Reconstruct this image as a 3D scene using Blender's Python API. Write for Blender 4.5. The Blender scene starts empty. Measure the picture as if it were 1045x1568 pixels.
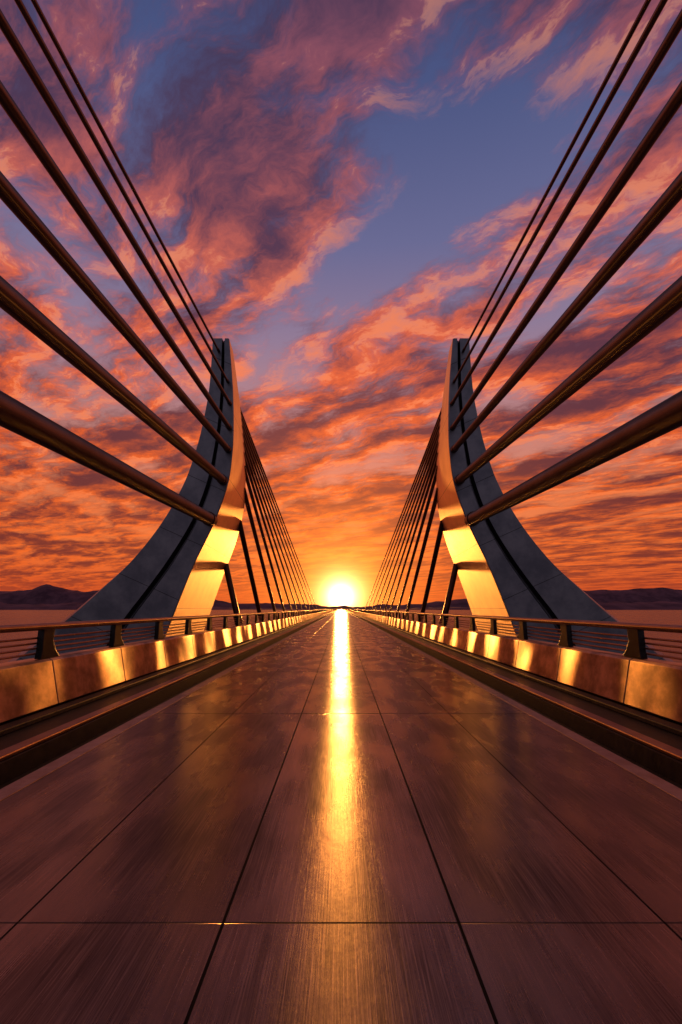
import bpy, math, random
from mathutils import Vector, noise
random.seed(7)
F=700.0; CX=523.0; HY=932.0; H=2.0; D=24.0
scene=bpy.context.scene

# ------------------------------------------------------------------ helpers
class NT:
    def __init__(s,tree): s.t=tree; s.n=tree.nodes; s.l=tree.links
    def new(s,t,**k):
        n=s.n.new(t)
        for a,b in k.items(): setattr(n,a,b)
        return n
    def put(s,sock,v):
        if isinstance(v,bpy.types.NodeSocket): s.l.new(v,sock)
        elif v is not None: sock.default_value=v
    def m(s,op,a,b=None,c=None,clamp=False):
        n=s.new('ShaderNodeMath',operation=op,use_clamp=clamp)
        s.put(n.inputs[0],a)
        if b is not None: s.put(n.inputs[1],b)
        if c is not None: s.put(n.inputs[2],c)
        return n.outputs[0]
    def ss(s,v,a,b,lo=0.0,hi=1.0):
        n=s.new('ShaderNodeMapRange',interpolation_type='SMOOTHSTEP')
        s.put(n.inputs['Value'],v); s.put(n.inputs['From Min'],a); s.put(n.inputs['From Max'],b)
        s.put(n.inputs['To Min'],lo); s.put(n.inputs['To Max'],hi); return n.outputs[0]
    def xyz(s,x,y,z):
        n=s.new('ShaderNodeCombineXYZ'); s.put(n.inputs[0],x); s.put(n.inputs[1],y); s.put(n.inputs[2],z); return n.outputs[0]
    def sep(s,v):
        n=s.new('ShaderNodeSeparateXYZ'); s.put(n.inputs[0],v); return n.outputs
    def noise(s,v,scale,detail=2,rough=.5,dist=0.0):
        n=s.new('ShaderNodeTexNoise'); s.put(n.inputs['Vector'],v); n.inputs['Scale'].default_value=scale
        n.inputs['Detail'].default_value=detail; n.inputs['Roughness'].default_value=rough; n.inputs['Distortion'].default_value=dist
        return n.outputs[0]
    def ramp(s,v,stops):
        n=s.new('ShaderNodeValToRGB'); s.put(n.inputs[0],v); r=n.color_ramp
        while len(r.elements)<len(stops): r.elements.new(0.5)
        for e,(p,c) in zip(r.elements,stops): e.position=p; e.color=(*c,1)
        return n.outputs[0]
    def mix(s,f,a,b,bt='MIX'):
        n=s.new('ShaderNodeMix',data_type='RGBA',blend_type=bt)
        s.put(n.inputs[0],f)
        for i,v in ((6,a),(7,b)):
            if isinstance(v,tuple): v=(*v,1) if len(v)==3 else v
            s.put(n.inputs[i],v)
        return n.outputs[2]

def mat(name,fn=None,col=(.2,.2,.2),metal=0.0,rough=.5,corr=True):
    m=bpy.data.materials.new(name); m.use_nodes=True; t=NT(m.node_tree)
    b=m.node_tree.nodes['Principled BSDF']
    b.inputs['Base Color'].default_value=(*col,1); b.inputs['Metallic'].default_value=metal; b.inputs['Roughness'].default_value=rough
    if fn: fn(t,b)
    if not corr:
        try: m.use_bump_map_correction=False
        except Exception as e: print(e)
    return m

def empty(name):
    e=bpy.data.objects.new(name,None); scene.collection.objects.link(e); return e
def mesh(name,vs,fs,material,parent=None,smooth=False):
    me=bpy.data.meshes.new(name); me.from_pydata(vs,[],fs); me.update()
    o=bpy.data.objects.new(name,me); scene.collection.objects.link(o)
    if isinstance(material,(list,tuple)):
        for x in material: me.materials.append(x)
    else: me.materials.append(material)
    if smooth:
        for p in me.polygons: p.use_smooth=True
    if parent: o.parent=parent
    return o
class MB:
    def __init__(s): s.v=[]; s.f=[]
    def box(s,x0,x1,y0,y1,z0,z1):
        if x0>x1: x0,x1=x1,x0
        i=len(s.v)
        s.v+=[(x0,y0,z0),(x1,y0,z0),(x1,y1,z0),(x0,y1,z0),(x0,y0,z1),(x1,y0,z1),(x1,y1,z1),(x0,y1,z1)]
        s.f+=[(i,i+3,i+2,i+1),(i+4,i+5,i+6,i+7),(i,i+1,i+5,i+4),(i+1,i+2,i+6,i+5),(i+2,i+3,i+7,i+6),(i+3,i,i+4,i+7)]
    def prism(s,poly,axis,a0,a1,flip=False):
        i=len(s.v); n=len(poly)
        for a in (a0,a1):
            for p in poly: s.v.append((p[0],a,p[1]) if axis=='y' else (a,p[0],p[1]))
        s.f.append(tuple(range(i,i+n))); s.f.append(tuple(range(i+2*n-1,i+n-1,-1)))
        for k in range(n):
            j=(k+1)%n; s.f.append((i+k,i+n+k,i+n+j,i+j))
    def tube(s,a,b,r,r2=None,n=24,cap=True):
        a=Vector(a); b=Vector(b); d=(b-a).normalized(); u=d.cross(Vector((0,0,1))).normalized(); w=u.cross(d)
        i=len(s.v); r2=r if r2 is None else r2
        for c,rr in ((a,r),(b,r2)):
            for k in range(n):
                t=2*math.pi*k/n; s.v.append(tuple(c+u*math.cos(t)*rr+w*math.sin(t)*rr))
        for k in range(n):
            j=(k+1)%n; s.f.append((i+k,i+j,i+n+j,i+n+k))
        if cap: s.f.append(tuple(range(i+n-1,i-1,-1))); s.f.append(tuple(range(i+n,i+2*n)))
def fixn(o,autosmooth=None,bevel=None):
    import bmesh
    bm=bmesh.new(); bm.from_mesh(o.data); bmesh.ops.recalc_face_normals(bm,faces=bm.faces)
    if autosmooth is not None:
        for f in bm.faces: f.smooth=True
        for e in bm.edges:
            if len(e.link_faces)==2 and e.calc_face_angle(0)>math.radians(autosmooth): e.smooth=False
    bm.to_mesh(o.data); bm.free()
    if bevel:
        m=o.modifiers.new('bevel','BEVEL'); m.width=bevel; m.segments=2; m.limit_method='ANGLE'; m.angle_limit=math.radians(40)
    return o
def P(px,py,d): return ((px-CX)/F*d, d, H+(HY-py)/F*d)

# ------------------------------------------------------------------ materials
def road_fn(t,b):
    g=t.new('ShaderNodeNewGeometry').outputs['Position']; x,y,z=t.sep(g)
    ax=t.m('ABSOLUTE',x)
    def line(v,c,w): return t.m('LESS_THAN',t.m('ABSOLUTE',t.m('SUBTRACT',v,c)),w)
    l=t.m('MAXIMUM',line(ax,.75,.010),line(ax,2.06,.008))
    my=t.m('MODULO',t.m('ADD',y,57.99),5.8)   # joints every 5.8 m
    cj=t.m('LESS_THAN',t.m('ABSOLUTE',t.m('SUBTRACT',my,2.9)),t.ss(y,4.0,12.0,.008,.03))
    cj=t.m('MULTIPLY',cj,t.ss(ax,.74,.78,.85,.5))
    l=t.m('MAXIMUM',l,cj)
    pid=t.m('ADD',t.m('FLOOR',t.m('DIVIDE',t.m('ADD',y,55.09),5.8)),t.m('MULTIPLY',t.m('ADD',t.m('GREATER_THAN',x,.75),t.m('ADD',t.m('GREATER_THAN',x,-.75),t.m('ADD',t.m('GREATER_THAN',x,2.06),t.m('GREATER_THAN',x,-2.06)))),17.3))
    wn=t.new('ShaderNodeTexWhiteNoise',noise_dimensions='1D'); t.put(wn.inputs['W'],pid); wv=wn.outputs['Value']
    br=t.noise(t.xyz(t.m('MULTIPLY',x,100),t.m('MULTIPLY',y,1.3),0),1.0,6,.72)
    br3=t.noise(t.xyz(t.m('MULTIPLY',x,14),t.m('MULTIPLY',y,.35),5.0),1.0,4,.6)
    big=t.noise(t.xyz(t.m('MULTIPLY',x,1.5),t.m('MULTIPLY',y,.9),0),1.1,5,.6)
    wear=t.noise(t.xyz(t.m('MULTIPLY',x,1.9),t.m('MULTIPLY',y,.7),9.0),1.2,4,.5)
    spot=t.noise(g,34,4,.75)
    c=t.mix(t.ss(wear,.30,.70),(.095,.070,.057),(.27,.20,.15))
    c=t.mix(t.m('MULTIPLY',t.ss(br3,.35,.70),.35),c,(.34,.25,.185))
    c=t.mix(t.m('MULTIPLY',t.ss(br,.44,.68),.60),c,(.54,.40,.30))
    c=t.mix(t.ss(spot,.60,.72,0.0,.7),c,(.04,.03,.025))
    c=t.mix(t.m('MULTIPLY',wv,.40),c,(.07,.058,.053))
    c=t.mix(t.m('MULTIPLY',l,.94),c,(.008,.006,.005))
    t.put(b.inputs['Base Color'],c)
    b.inputs['Metallic'].default_value=.93
    r=t.m('ADD',t.ss(wear,.28,.72,.24,.16),t.m('ADD',t.m('MULTIPLY',br,.11),t.m('MULTIPLY',spot,.04)))
    r=t.m('ADD',r,t.m('MULTIPLY',l,.4))
    t.put(b.inputs['Roughness'],r)
    b.inputs['Anisotropic'].default_value=.93
    t.put(b.inputs['Tangent'],t.xyz(0.0,1.0,0.0))
    hgt=t.m('ADD',t.m('MULTIPLY',br,.0013),t.m('MULTIPLY',big,.006))
    hgt=t.m('SUBTRACT',hgt,t.m('MULTIPLY',l,.010))
    bn=t.new('ShaderNodeBump'); bn.inputs['Strength'].default_value=.6; bn.inputs['Distance'].default_value=1.0
    t.put(bn.inputs['Height'],hgt); t.put(b.inputs['Normal'],bn.outputs[0])
M_road=mat('brushed_bronze_roadway',road_fn)

def panel_fn(t,b):
    g=t.new('ShaderNodeNewGeometry').outputs['Position']; x,y,z=t.sep(g)
    n1=t.noise(t.xyz(x,t.m('MULTIPLY',y,.42),t.m('MULTIPLY',z,.35)),1.0,1,.4)
    fine=t.noise(t.xyz(x,t.m('MULTIPLY',y,120),t.m('MULTIPLY',z,4)),1.0,4,.6)
    stain=t.noise(g,2.2,6,.65)
    t.put(b.inputs['Base Color'],t.mix(t.ss(stain,.3,.7),(.30,.20,.12),(.72,.48,.28)))
    b.inputs['Metallic'].default_value=.92
    t.put(b.inputs['Roughness'],t.m('ADD',.29,t.m('ADD',t.m('MULTIPLY',fine,.14),t.m('MULTIPLY',stain,.16))))
    b.inputs['Anisotropic'].default_value=.35
    t.put(b.inputs['Tangent'],t.xyz(0.0,0.0,1.0))
    hh=t.m('MULTIPLY',t.m('SINE',t.m('MULTIPLY',t.m('SUBTRACT',y,9.95),2*math.pi/2.8)),.070)
    hh=t.m('ADD',hh,t.m('ADD',t.m('MULTIPLY',n1,.55),t.m('MULTIPLY',fine,.0008)))
    bn=t.new('ShaderNodeBump'); bn.inputs['Strength'].default_value=.8; bn.inputs['Distance'].default_value=1.0
    t.put(bn.inputs['Height'],hh); t.put(b.inputs['Normal'],bn.outputs[0])
M_panel=mat('parapet_bronze_sheet',panel_fn,corr=False)

def metal_fn(c1,c2,r0,r1,metal=1.0,sc=3.0,bump=.0005,lines=None,aniso=0.0,tan=None):
    def fn(t,b):
        g=t.new('ShaderNodeNewGeometry').outputs['Position']; x,y,z=t.sep(g)
        n=t.noise(g,sc,6,.65); f=t.noise(g,40,3,.6)
        c=t.mix(t.ss(n,.3,.7),c1,c2)
        if lines:
            k=None
            for per,sl in lines:
                mz=t.m('MODULO',t.m('ADD',t.m('ADD',z,t.m('MULTIPLY',t.m('ABSOLUTE',x),sl)),100),per)
                q=t.m('LESS_THAN',mz,.035); k=q if k is None else t.m('MAXIMUM',k,q)
            c=t.mix(t.m('MULTIPLY',k,.75),c,(.01,.01,.012))
        t.put(b.inputs['Base Color'],c); b.inputs['Metallic'].default_value=metal
        t.put(b.inputs['Roughness'],t.m('ADD',r0,t.m('MULTIPLY',n,r1-r0)))
        if aniso:
            b.inputs['Anisotropic'].default_value=aniso; t.put(b.inputs['Tangent'],t.xyz(*tan))
        if bump:
            bn=t.new('ShaderNodeBump'); bn.inputs['Strength'].default_value=.5; bn.inputs['Distance'].default_value=1.0
            t.put(bn.inputs['Height'],t.m('ADD',t.m('MULTIPLY',f,bump),t.m('MULTIPLY',n,bump*8))); t.put(b.inputs['Normal'],bn.outputs[0])
    return fn
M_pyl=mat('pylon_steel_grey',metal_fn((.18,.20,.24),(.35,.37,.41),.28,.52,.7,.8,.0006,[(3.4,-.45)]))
M_pin=mat('pylon_inner_sunset_tint',metal_fn((.60,.37,.22),(.78,.50,.31),.36,.52,.95,.9,.0004,[(3.4,0.0)],.6,(0.0,0.0,1.0)),corr=False)  # sunset glow on the inner face is put into its base colour
M_slot=mat('pylon_slot_dark',col=(.05,.052,.06),rough=.5)
M_cable=mat('cable_polished_dark_steel',metal_fn((.20,.135,.10),(.27,.185,.14),.38,.44,1.0,1.2,0,None,1.0,(0.0,1.0,0.0)))
M_stay=mat('stay_dark_steel',metal_fn((.09,.04,.03),(.15,.07,.05),.3,.5,.9,2.0,0))
M_rail=mat('rail_bronze',metal_fn((.34,.20,.13),(.48,.29,.19),.26,.36,1.0,2.0,0,None,.9,(0.0,1.0,0.0)))
M_post=mat('post_black_steel',metal_fn((.014,.012,.012),(.03,.026,.026),.3,.5,.6,5,.0002))
M_copper=mat('kerb_copper_edge',metal_fn((.42,.22,.12),(.62,.34,.19),.28,.48,.95,2.5,.0006,None,.85,(0.0,1.0,0.0)))
M_strip=mat('road_edge_strip_metal',metal_fn((.34,.23,.17),(.52,.37,.28),.34,.55,.8,4,.001,None,.6,(0.0,1.0,0.0)))
M_dark=mat('walkway_dark_asphalt',metal_fn((.012,.010,.009),(.030,.023,.021),.35,.6,.2,5,.0008))
M_conc=mat('deck_girder_steel',metal_fn((.08,.07,.07),(.13,.11,.11),.5,.7,.3,1,.001))
def hill_fn(t,b):
    g=t.new('ShaderNodeNewGeometry').outputs['Position']
    n=t.noise(g,.004,8,.65)
    t.put(b.inputs['Base Color'],t.mix(t.ss(n,.35,.65),(.08,.035,.055),(.18,.085,.11))); b.inputs['Roughness'].default_value=1
M_hill=mat('hill_hazy_slope',hill_fn)
def water_fn(t,b):
    g=t.new('ShaderNodeNewGeometry').outputs['Position']; x,y,z=t.sep(g)
    v=t.xyz(t.m('MULTIPLY',x,.5),y,z)
    n=t.noise(v,.25,5,.6); n2=t.noise(v,.02,4,.6)
    b.inputs['Base Color'].default_value=(.02,.022,.035,1); t.put(b.inputs['Roughness'],t.m('ADD',.18,t.m('MULTIPLY',n2,.2)))
    bn=t.new('ShaderNodeBump'); bn.inputs['Strength'].default_value=1.0; bn.inputs['Distance'].default_value=1.0
    t.put(bn.inputs['Height'],t.m('MULTIPLY',n,1.2)); t.put(b.inputs['Normal'],bn.outputs[0])
M_water=mat('sea_water',water_fn)

# ------------------------------------------------------------------ deck and road
Y0,Y1=-14.0,640.0
deck=empty('bridge_deck')
mb=MB(); mb.box(-6.3,6.3,Y0,Y1,-1.5,-.32)
for k in range(60):
    mb.box(-6.2,6.2,Y0+k*11+1,Y0+k*11+1.5,-2.3,-1.504)
fixn(mesh('girder',mb.v,mb.f,M_conc,deck))
mb=MB(); mb.box(-3.53,3.53,Y0,Y1,-.3,0)
fixn(mesh('road',mb.v,mb.f,M_road))
for s in (-1,1):
    mb=MB(); mb.box(s*3.534,s*3.76,Y0,Y1,-.3,.012); fixn(mesh('edge_strip',mb.v,mb.f,M_strip,deck),bevel=.01)
    mb=MB(); mb.box(s*3.764,s*4.20,Y0,Y1,-.31,-.18)
    mb.box(s*4.204,s*4.47,Y0,Y1,-.31,.086); fixn(mesh('gutter_channel',mb.v,mb.f,M_dark,deck))
    mb=MB(); mb.box(s*4.25,s*4.46,Y0,Y1,.088,.15); fixn(mesh('kerb_rail',mb.v,mb.f,M_copper,deck),bevel=.02)
    mb=MB(); mb.box(s*4.474,s*5.55,Y0,Y1,-.29,.0)
    fixn(mesh('service_walkway',mb.v,mb.f,M_dark,deck),bevel=.01)
    mb=MB(); mb.box(s*5.30,s*5.55,Y0,Y1,.002,.10); fixn(mesh('wall_plinth',mb.v,mb.f,M_dark,deck),bevel=.02)

# ------------------------------------------------------------------ parapet walls + railings
for s in (-1,1):
    par=empty('parapet_wall')
    pan=MB(); core=MB()
    y=9.0-2.8*8
    while y<Y1-3:
        L=2.8 if y<150 else 28.0
        g=.012
        prof=[(5.56,.13),(5.68,.98),(5.74,1.02),(6.12,1.02),(6.16,.96),(6.2,.13)]
        pan.prism([(s*a,b) for a,b in prof],'y',y+g,y+L-g)
        y+=L
    fixn(mesh('sheet_panels',pan.v,pan.f,M_panel,par),bevel=.012)
    core.box(s*5.70,s*6.1,Y0,Y1,-.29,.94); fixn(mesh('parapet_core',core.v,core.f,M_post,par))
    rail=empty('guard_railing')
    mb=MB(); mb.tube((s*5.80,Y0,1.65),(s*5.80,Y1,1.65),.07)
    fixn(mesh('top_rail',mb.v,mb.f,M_rail,rail),40)
    mb=MB()
    for i,z in enumerate((1.13,1.23,1.33,1.43)):
        mb.tube((s*5.9,Y0,z),(s*5.9,Y1,z),.022,n=10)
    fixn(mesh('lower_rails',mb.v,mb.f,M_rail,rail),40)
    mb=MB(); y=8.75-2.8*8
    while y<Y1:
        poly=[(y,1.03),(y+.60,1.03),(y+.47,1.18),(y+.40,1.36),(y+.46,1.60),(y+.12,1.60),(y+.08,1.36),(y+.06,1.2)]
        mb.prism(poly,'x',s*5.75,s*5.88)
        y+=2.8
    fixn(mesh('blade_posts',mb.v,mb.f,M_post,rail),bevel=.01)

# ------------------------------------------------------------------ pylons
rows=[ # py, outer, slotA, slotB, inner, thickness T
(518,325,341,345,351.5,1.2),(560,322,339.5,344.5,355,1.9),(600,318,338.5,344,357.5,2.7),(650,308,334,340,358.5,3.8),(690,297,328,334,357,4.6),
(740,278,317,325,350,5.6),(800,243,293,302,329,6.8),(860,194,256,267,300,7.8),(905,144,223,235,281,8.2),(948,93,190,203,264,8.5),(1010,10,150,165,240,8.8),(1150,-190,60,80,185,9.2)]
def interp(py):
    for i in range(len(rows)-1):
        if rows[i][0]<=py<=rows[i+1][0]: break
    a=rows[max(i-1,0)];b=rows[i];c=rows[i+1];d=rows[min(i+2,len(rows)-1)]
    u=(py-b[0])/(c[0]-b[0]); out=[]
    for k in range(1,6):
        m1=(c[k]-a[k])/(c[0]-a[0])*(c[0]-b[0]); m2=(d[k]-b[k])/(d[0]-b[0])*(c[0]-b[0])
        out.append((2*u**3-3*u*u+1)*b[k]+(u**3-2*u*u+u)*m1+(-2*u**3+3*u*u)*c[k]+(u**3-u*u)*m2)
    return out
N=70
for s in (-1,1):
    pyl=empty('bridge_pylon')
    V=[];Fc=[];mi=[]
    for i in range(N+1):
        py=518+(1150-518)*i/N
        o,sa,sb,inn,T=interp(py); z=H+(HY-py)/F*D
        xo,xa,xb,xi=[(CX-q)/F*D for q in (o,sa,sb,inn)]
        rec=min(.45,T*.3); bx=xi+.06*T
        ring=[(xo,D+.45),(xo-.12*(xo-xa),D),(xa,D),(xa,D+rec),(xb,D+rec),(xb,D),(xi+.05,D),(xi,D+.05),(bx,D+T),(xo-.1,D+T)]
        for a,yy in ring: V.append((s*a,yy,z))
    n=10
    for i in range(N):
        for k in range(n):
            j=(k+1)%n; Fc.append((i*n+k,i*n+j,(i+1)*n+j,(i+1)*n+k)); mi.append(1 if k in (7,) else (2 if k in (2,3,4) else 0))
    Fc.append(tuple(range(n))); mi.append(0)
    Fc.append(tuple(range(N*n+n-1,N*n-1,-1))); mi.append(0)
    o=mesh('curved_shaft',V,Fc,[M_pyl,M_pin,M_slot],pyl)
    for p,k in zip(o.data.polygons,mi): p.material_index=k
    fixn(o,25)
    mb=MB(); prev=None
    for i in range(0,N+1):
        py=518+(1150-518)*i/N
        oo,sa,sb,inn,T=interp(py); z=H+(HY-py)/F*D; xm=(CX-(sa+sb)/2)/F*D; rec=min(.45,T*.3)
        p=(s*xm,D+rec-.12,z)
        if prev: mb.tube(prev,p,.05,n=8,cap=False)
        prev=p
    fixn(mesh('slot_rib',mb.v,mb.f,M_pyl,pyl),60)
    mb=MB(); mb.tube((s*(CX-338)/F*D,D+.3,P(0,518,D)[2]-.05),(s*(CX-338)/F*D,D+.3,P(0,505,D)[2]),.12,.07,n=12)
    fixn(mesh('top_beacon_housing',mb.v,mb.f,M_post,pyl),40)
mb=MB(); mb.box(-13,13,D+1.5,D+6,-3.4,-2.32); fixn(mesh('crossbeam',mb.v,mb.f,M_conc,deck),bevel=.1)

# ------------------------------------------------------------------ cables
front=[
((322,795),(0,625),.64),((342,735),(0,446),.45),((350,688),(0,282),.32),((352,655),(0,140),.24),((353,618),(0,27),.18),((350,585),(28,0),.125),((336,538),(52,0),.11)]
hang=[
((350,862),375,.40),((364,797),407,.34),((373,748),430,.29),((376,715),444,.24),((377,695),455,.20),((377,680),463,.18),((377,667),470,.17),((377,655),476.5,.16),((376,644),482,.15),((375,634),487,.14),((373,625),491,.13)]
for s in (-1,1):
    ce=empty('stay_cables')
    tb=MB(); col=MB()
    for (e,c,dia) in front:
        X=(e[0]-CX)/F*D
        d2=X*F/(c[0]-CX)
        z1=H+(HY-e[1])/F*D; z2=H+(HY-c[1])/F*d2
        sl=(z1-z2)/(D-d2)
        a=Vector((s*-X,D+.35,z1+.35*sl)); b=Vector((s*-X,-14,z1-sl*(D+14)))
        tb.tube(a,b,dia/2,n=64)
        dr=(b-a).normalized()
        col.tube(a+dr*.12,a+dr*.62,dia/2*1.12+.010,n=48)
    fixn(mesh('fore_cables',tb.v,tb.f,M_cable,ce),40)
    fixn(mesh('fore_anchor_sockets',col.v,col.f,M_stay,ce),40,bevel=.02)
    tb=MB(); col=MB()
    for (e,xd,dia) in hang:
        o_,sa,sb,inn,T=interp(e[1]); 
        dd=D+T*.8
        zt=H+(HY-e[1])/F*dd; _,_,_,inn2,T2=interp(HY-(zt-H)*F/D)
        xt=(CX-inn2)/F*D+.06*T2+.05
        a=Vector((s*xt,D+T2-.35,zt)); yd=6.45*F/(CX-xd)
        b=Vector((s*6.45,yd,-.6))
        tb.tube(a,b,dia/2,n=20)
        dr=(a-b).normalized(); col.tube(b,b+dr*2.2,dia/2*1.35,n=20)
    fixn(mesh('aft_cables',tb.v,tb.f,M_stay,ce),40)
    fixn(mesh('aft_anchor_sockets',col.v,col.f,M_post,ce),40)

# ------------------------------------------------------------------ sea and hills
mesh('sea',[(-40000,-3000,-14),(40000,-3000,-14),(40000,60000,-14),(-40000,60000,-14)],[(0,1,2,3)],M_water)
def hillrange(y,fn,seed,depth):
    V=[];Fc=[]; nx=700; rowsn=7
    for j in range(rowsn):
        for i in range(nx+1):
            px=-1600+(4246)*i/nx
            hp=fn(px)
            nz=sum(noise.noise(Vector((px*f,seed,j*.35)))*a for f,a in ((.012,6),(.035,3.2),(.09,1.5),(.25,.6)))
            w=[-.2,.35,.7,1,.7,.3,-.2][j]
            hgt=max(hp+nz,1.2)*w/F*y + (-14)
            V.append(((px-CX)/F*y,y+(j-3)*depth+noise.noise(Vector((px*.03,seed+5,j)))*depth*.5,hgt))
    for j in range(rowsn-1):
        for i in range(nx):
            a=j*(nx+1)+i; Fc.append((a,a+1,a+nx+2,a+nx+1))
    return V,Fc
def h1(px):
    d=abs(px-CX)
    return 5+25*min(1,max(0,(d-60)/340))+ (7*math.exp(-((px-75)/22)**2)) + 3*math.exp(-((px-990)/60)**2)
def h2(px):
    d=abs(px-CX)
    return 2+9*min(1,max(0,(d-90)/300))
v,f=hillrange(9000,h1,3.1,260); fixn(mesh('hills',v,f,M_hill,smooth=True))
v,f=hillrange(6500,h2,8.7,180); fixn(mesh('hills',v,f,M_hill,smooth=True))

# ------------------------------------------------------------------ sun
SE=math.radians(1.5)
sl=bpy.data.lights.new('sun','SUN'); sl.energy=3.6; sl.angle=math.radians(1.6); sl.color=(1,.36,.06)
so=bpy.data.objects.new('sun',sl); scene.collection.objects.link(so)
so.rotation_euler=Vector((0,-math.cos(math.radians(2.2)),-math.sin(math.radians(2.2)))).to_track_quat('-Z','Y').to_euler()

# ------------------------------------------------------------------ world sky
w=bpy.data.worlds.new('World'); scene.world=w; w.use_nodes=True
t=NT(w.node_tree); t.n.clear()
g=t.new('ShaderNodeTexCoord').outputs['Generated']; x,y,z=t.sep(g)
zc=t.m('MAXIMUM',z,0.0)
K=.07
def pl(px,py):
    v=Vector(((px-CX)/F,1,(HY-py)/F)).normalized(); return v.x/(v.z+K),v.y/(v.z+K)
den=t.m('ADD',zc,K)
u=t.m('DIVIDE',x,den); v=t.m('DIVIDE',y,den)
e1=(.80,-.60); e2=(.60,.80)
a=t.m('ADD',t.m('MULTIPLY',u,e1[0]),t.m('MULTIPLY',v,e1[1]))
bq=t.m('ADD',t.m('MULTIPLY',u,e2[0]),t.m('MULTIPLY',v,e2[1]))
warp=t.noise(t.xyz(u,v,3.0),2.4,5,.55)
wv=t.m('MULTIPLY',t.m('SUBTRACT',warp,.5),.36)
aa=t.m('MULTIPLY',a,.62); bb=t.m('ADD',t.m('MULTIPLY',bq,1.25),wv)
def cn(off): return t.noise(t.xyz(t.m('ADD',aa,off*e1[1]*.62),t.m('ADD',bb,off*e2[1]*1.25),12.6),3.1,13,.65,0.0)
n1=cn(0.0); n2=cn(.070)
cov=t.noise(t.xyz(t.m('MULTIPLY',aa,.9),bb,33.0),1.6,4,.5)
def gauss(p0,p1,Wd,ext=1.0):
    c=((p0[0]+p1[0])/2,(p0[1]+p1[1])/2); dx,dy=p1[0]-p0[0],p1[1]-p0[1]; L=math.hypot(dx,dy); dx/=L;dy/=L; hl=L/2*ext
    du=t.m('SUBTRACT',u,c[0]); dv=t.m('SUBTRACT',v,c[1])
    sA=t.m('DIVIDE',t.m('ADD',t.m('MULTIPLY',du,dx),t.m('MULTIPLY',dv,dy)),hl)
    sB=t.m('DIVIDE',t.m('SUBTRACT',t.m('MULTIPLY',du,dy),t.m('MULTIPLY',dv,dx)),Wd)
    r=t.m('ADD',t.m('POWER',t.m('ABSOLUTE',sA),4.0),t.m('POWER',t.m('ABSOLUTE',sB),2.0))
    return t.m('EXPONENT',t.m('MULTIPLY',r,-1.0))
m1=gauss(pl(800,110),pl(550,490),.17)
m2=gauss(pl(390,500),pl(440,590),.12)
m3=gauss(pl(960,60),pl(800,300),.09)
m4=gauss(pl(380,700),pl(1000,330),.10)
m5=gauss(pl(40,120),pl(440,330),.34)
mask=t.m('ADD',t.m('MULTIPLY',m1,.25),t.m('ADD',t.m('MULTIPLY',m2,.15),t.m('MULTIPLY',m3,.07)))
mask=t.m('SUBTRACT',mask,t.m('ADD',t.m('MULTIPLY',m4,.06),t.m('MULTIPLY',m5,.03)))
nb=t.m('ADD',n1,t.m('MULTIPLY',t.m('SUBTRACT',cov,.5),.42))
nb=t.m('SUBTRACT',t.m('ADD',nb,t.ss(zc,.1,.5,.08,.03)),mask)
dens=t.ss(nb,.37,.60)
lit=t.m('ADD',.44,t.m('MULTIPLY',t.m('SUBTRACT',n1,n2),3.1),clamp=True)
thick=t.ss(nb,.50,.74)
lit=t.m('MULTIPLY',lit,t.m('SUBTRACT',1.0,t.m('MULTIPLY',thick,.62)))
lit=t.ss(lit,.14,.68)
sky=t.ramp(zc,[(0,(.42,.045,.02)),(.05,(.66,.085,.02)),(.12,(.85,.17,.035)),(.22,(.72,.19,.075)),(.35,(.48,.22,.21)),(.5,(.25,.19,.30)),(.62,(.125,.14,.29)),(.75,(.062,.088,.22)),(.95,(.03,.04,.12))])
cl=t.ramp(zc,[(0,(.62,.075,.018)),(.12,(.90,.14,.018)),(.3,(.92,.125,.012)),(.45,(.90,.13,.028)),(.58,(.72,.14,.075)),(.7,(.42,.10,.105)),(.8,(.24,.075,.12)),(1,(.12,.05,.11))])
cd=t.ramp(zc,[(0,(.20,.022,.018)),(.12,(.14,.017,.02)),(.28,(.085,.016,.030)),(.5,(.085,.025,.052)),(.7,(.065,.034,.078)),(.9,(.038,.03,.075))])
cc=t.mix(lit,cd,cl)
cc=t.mix(t.m('MULTIPLY',t.ss(lit,.82,1.0),t.ss(zc,.10,.3,.0,.25)),cc,(1.0,.46,.22))
col=t.mix(t.m('MULTIPLY',dens,t.ss(z,0.0,.08,.35,.95)),sky,cc)
back=t.ss(y,-.45,.35)
col=t.mix(back,t.mix(.70,t.mix(1.0,col,(.35,.40,.5),'MULTIPLY'),(.12,.125,.165)),col)
col=t.mix(t.ss(z,-.03,0.0),(.04,.02,.016),col)
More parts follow.
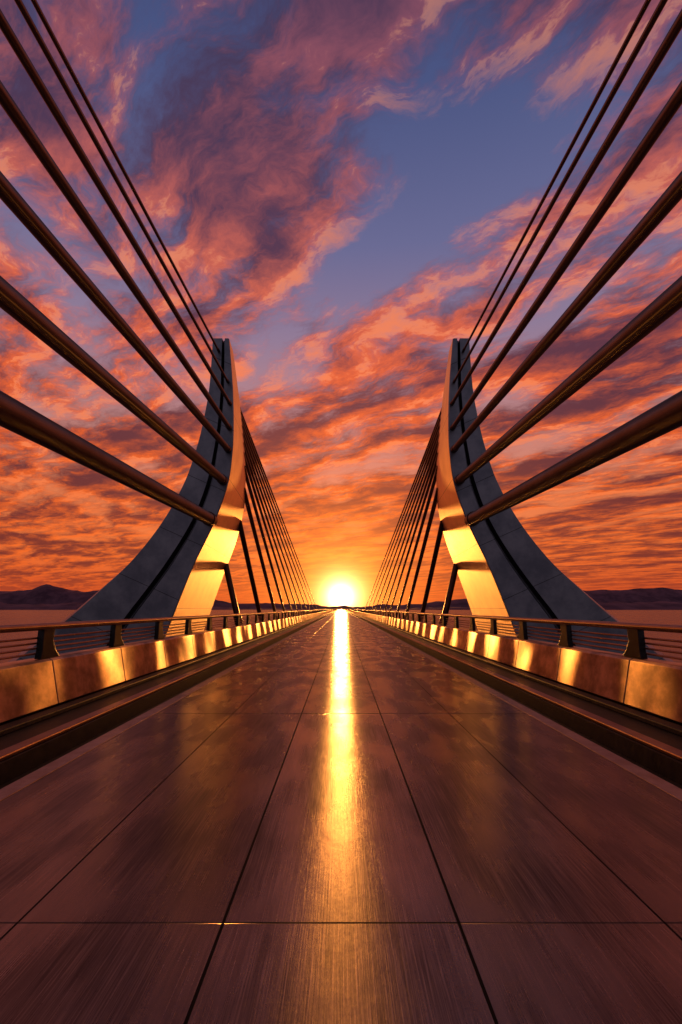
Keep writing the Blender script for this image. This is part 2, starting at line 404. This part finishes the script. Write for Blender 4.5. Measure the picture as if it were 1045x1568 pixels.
dp=t.new('ShaderNodeVectorMath',operation='DOT_PRODUCT'); t.put(dp.inputs[0],g); dp.inputs[1].default_value=(0,math.cos(SE),math.sin(SE))
th=t.m('ARCCOSINE',t.m('MINIMUM',dp.outputs['Value'],.9999999))
def ex(k,A): return t.m('MULTIPLY',t.m('EXPONENT',t.m('MULTIPLY',th,-1.0/k)),A)
up=t.ss(z,-.012,.0)
def sc(f,c):
    return t.mix(1.0,t.xyz(f,f,f),c,'MULTIPLY')
def addc(a,b): return t.mix(1.0,a,b,'ADD')
col=addc(col,sc(t.m('MULTIPLY',ex(.16,1.1),up),(1,.20,.010)))
col=addc(col,sc(t.m('MULTIPLY',ex(.045,3.6),up),(1,.36,.04)))
col=addc(col,sc(t.m('MULTIPLY',ex(.014,16.0),up),(1,.75,.38)))
core=t.ss(th,.020,.006)
col=addc(col,sc(t.m('MULTIPLY',core,30.0),(1,.80,.42)))
bg=t.new('ShaderNodeBackground'); t.put(bg.inputs[0],col); bg.inputs[1].default_value=1.0
ns=t.new('ShaderNodeTexSky',sky_type='NISHITA'); ns.sun_disc=False; ns.sun_elevation=SE; ns.sun_rotation=0.0
bg2=t.new('ShaderNodeBackground'); t.put(bg2.inputs[0],ns.outputs[0]); bg2.inputs[1].default_value=.004
ad=t.new('ShaderNodeAddShader'); t.l.new(bg.outputs[0],ad.inputs[0]); t.l.new(bg2.outputs[0],ad.inputs[1])
out=t.new('ShaderNodeOutputWorld'); t.l.new(ad.outputs[0],out.inputs[0])
try:
    w.cycles.sampling_method='MANUAL'; w.cycles.sample_map_resolution=2048
except Exception as e: print(e)

# ------------------------------------------------------------------ camera
cd_=bpy.data.cameras.new('camera'); co=bpy.data.objects.new('camera',cd_); scene.collection.objects.link(co)
co.location=(0,0,H); co.rotation_euler=(math.radians(90),0,0)
cd_.sensor_fit='VERTICAL'; cd_.sensor_height=36; cd_.lens=36*F/1568
cd_.shift_y=(HY-784)/1568
cd_.clip_start=.05; cd_.clip_end=90000
scene.camera=co
scene.view_settings.view_transform='Standard'; scene.view_settings.look='None'; scene.view_settings.exposure=0
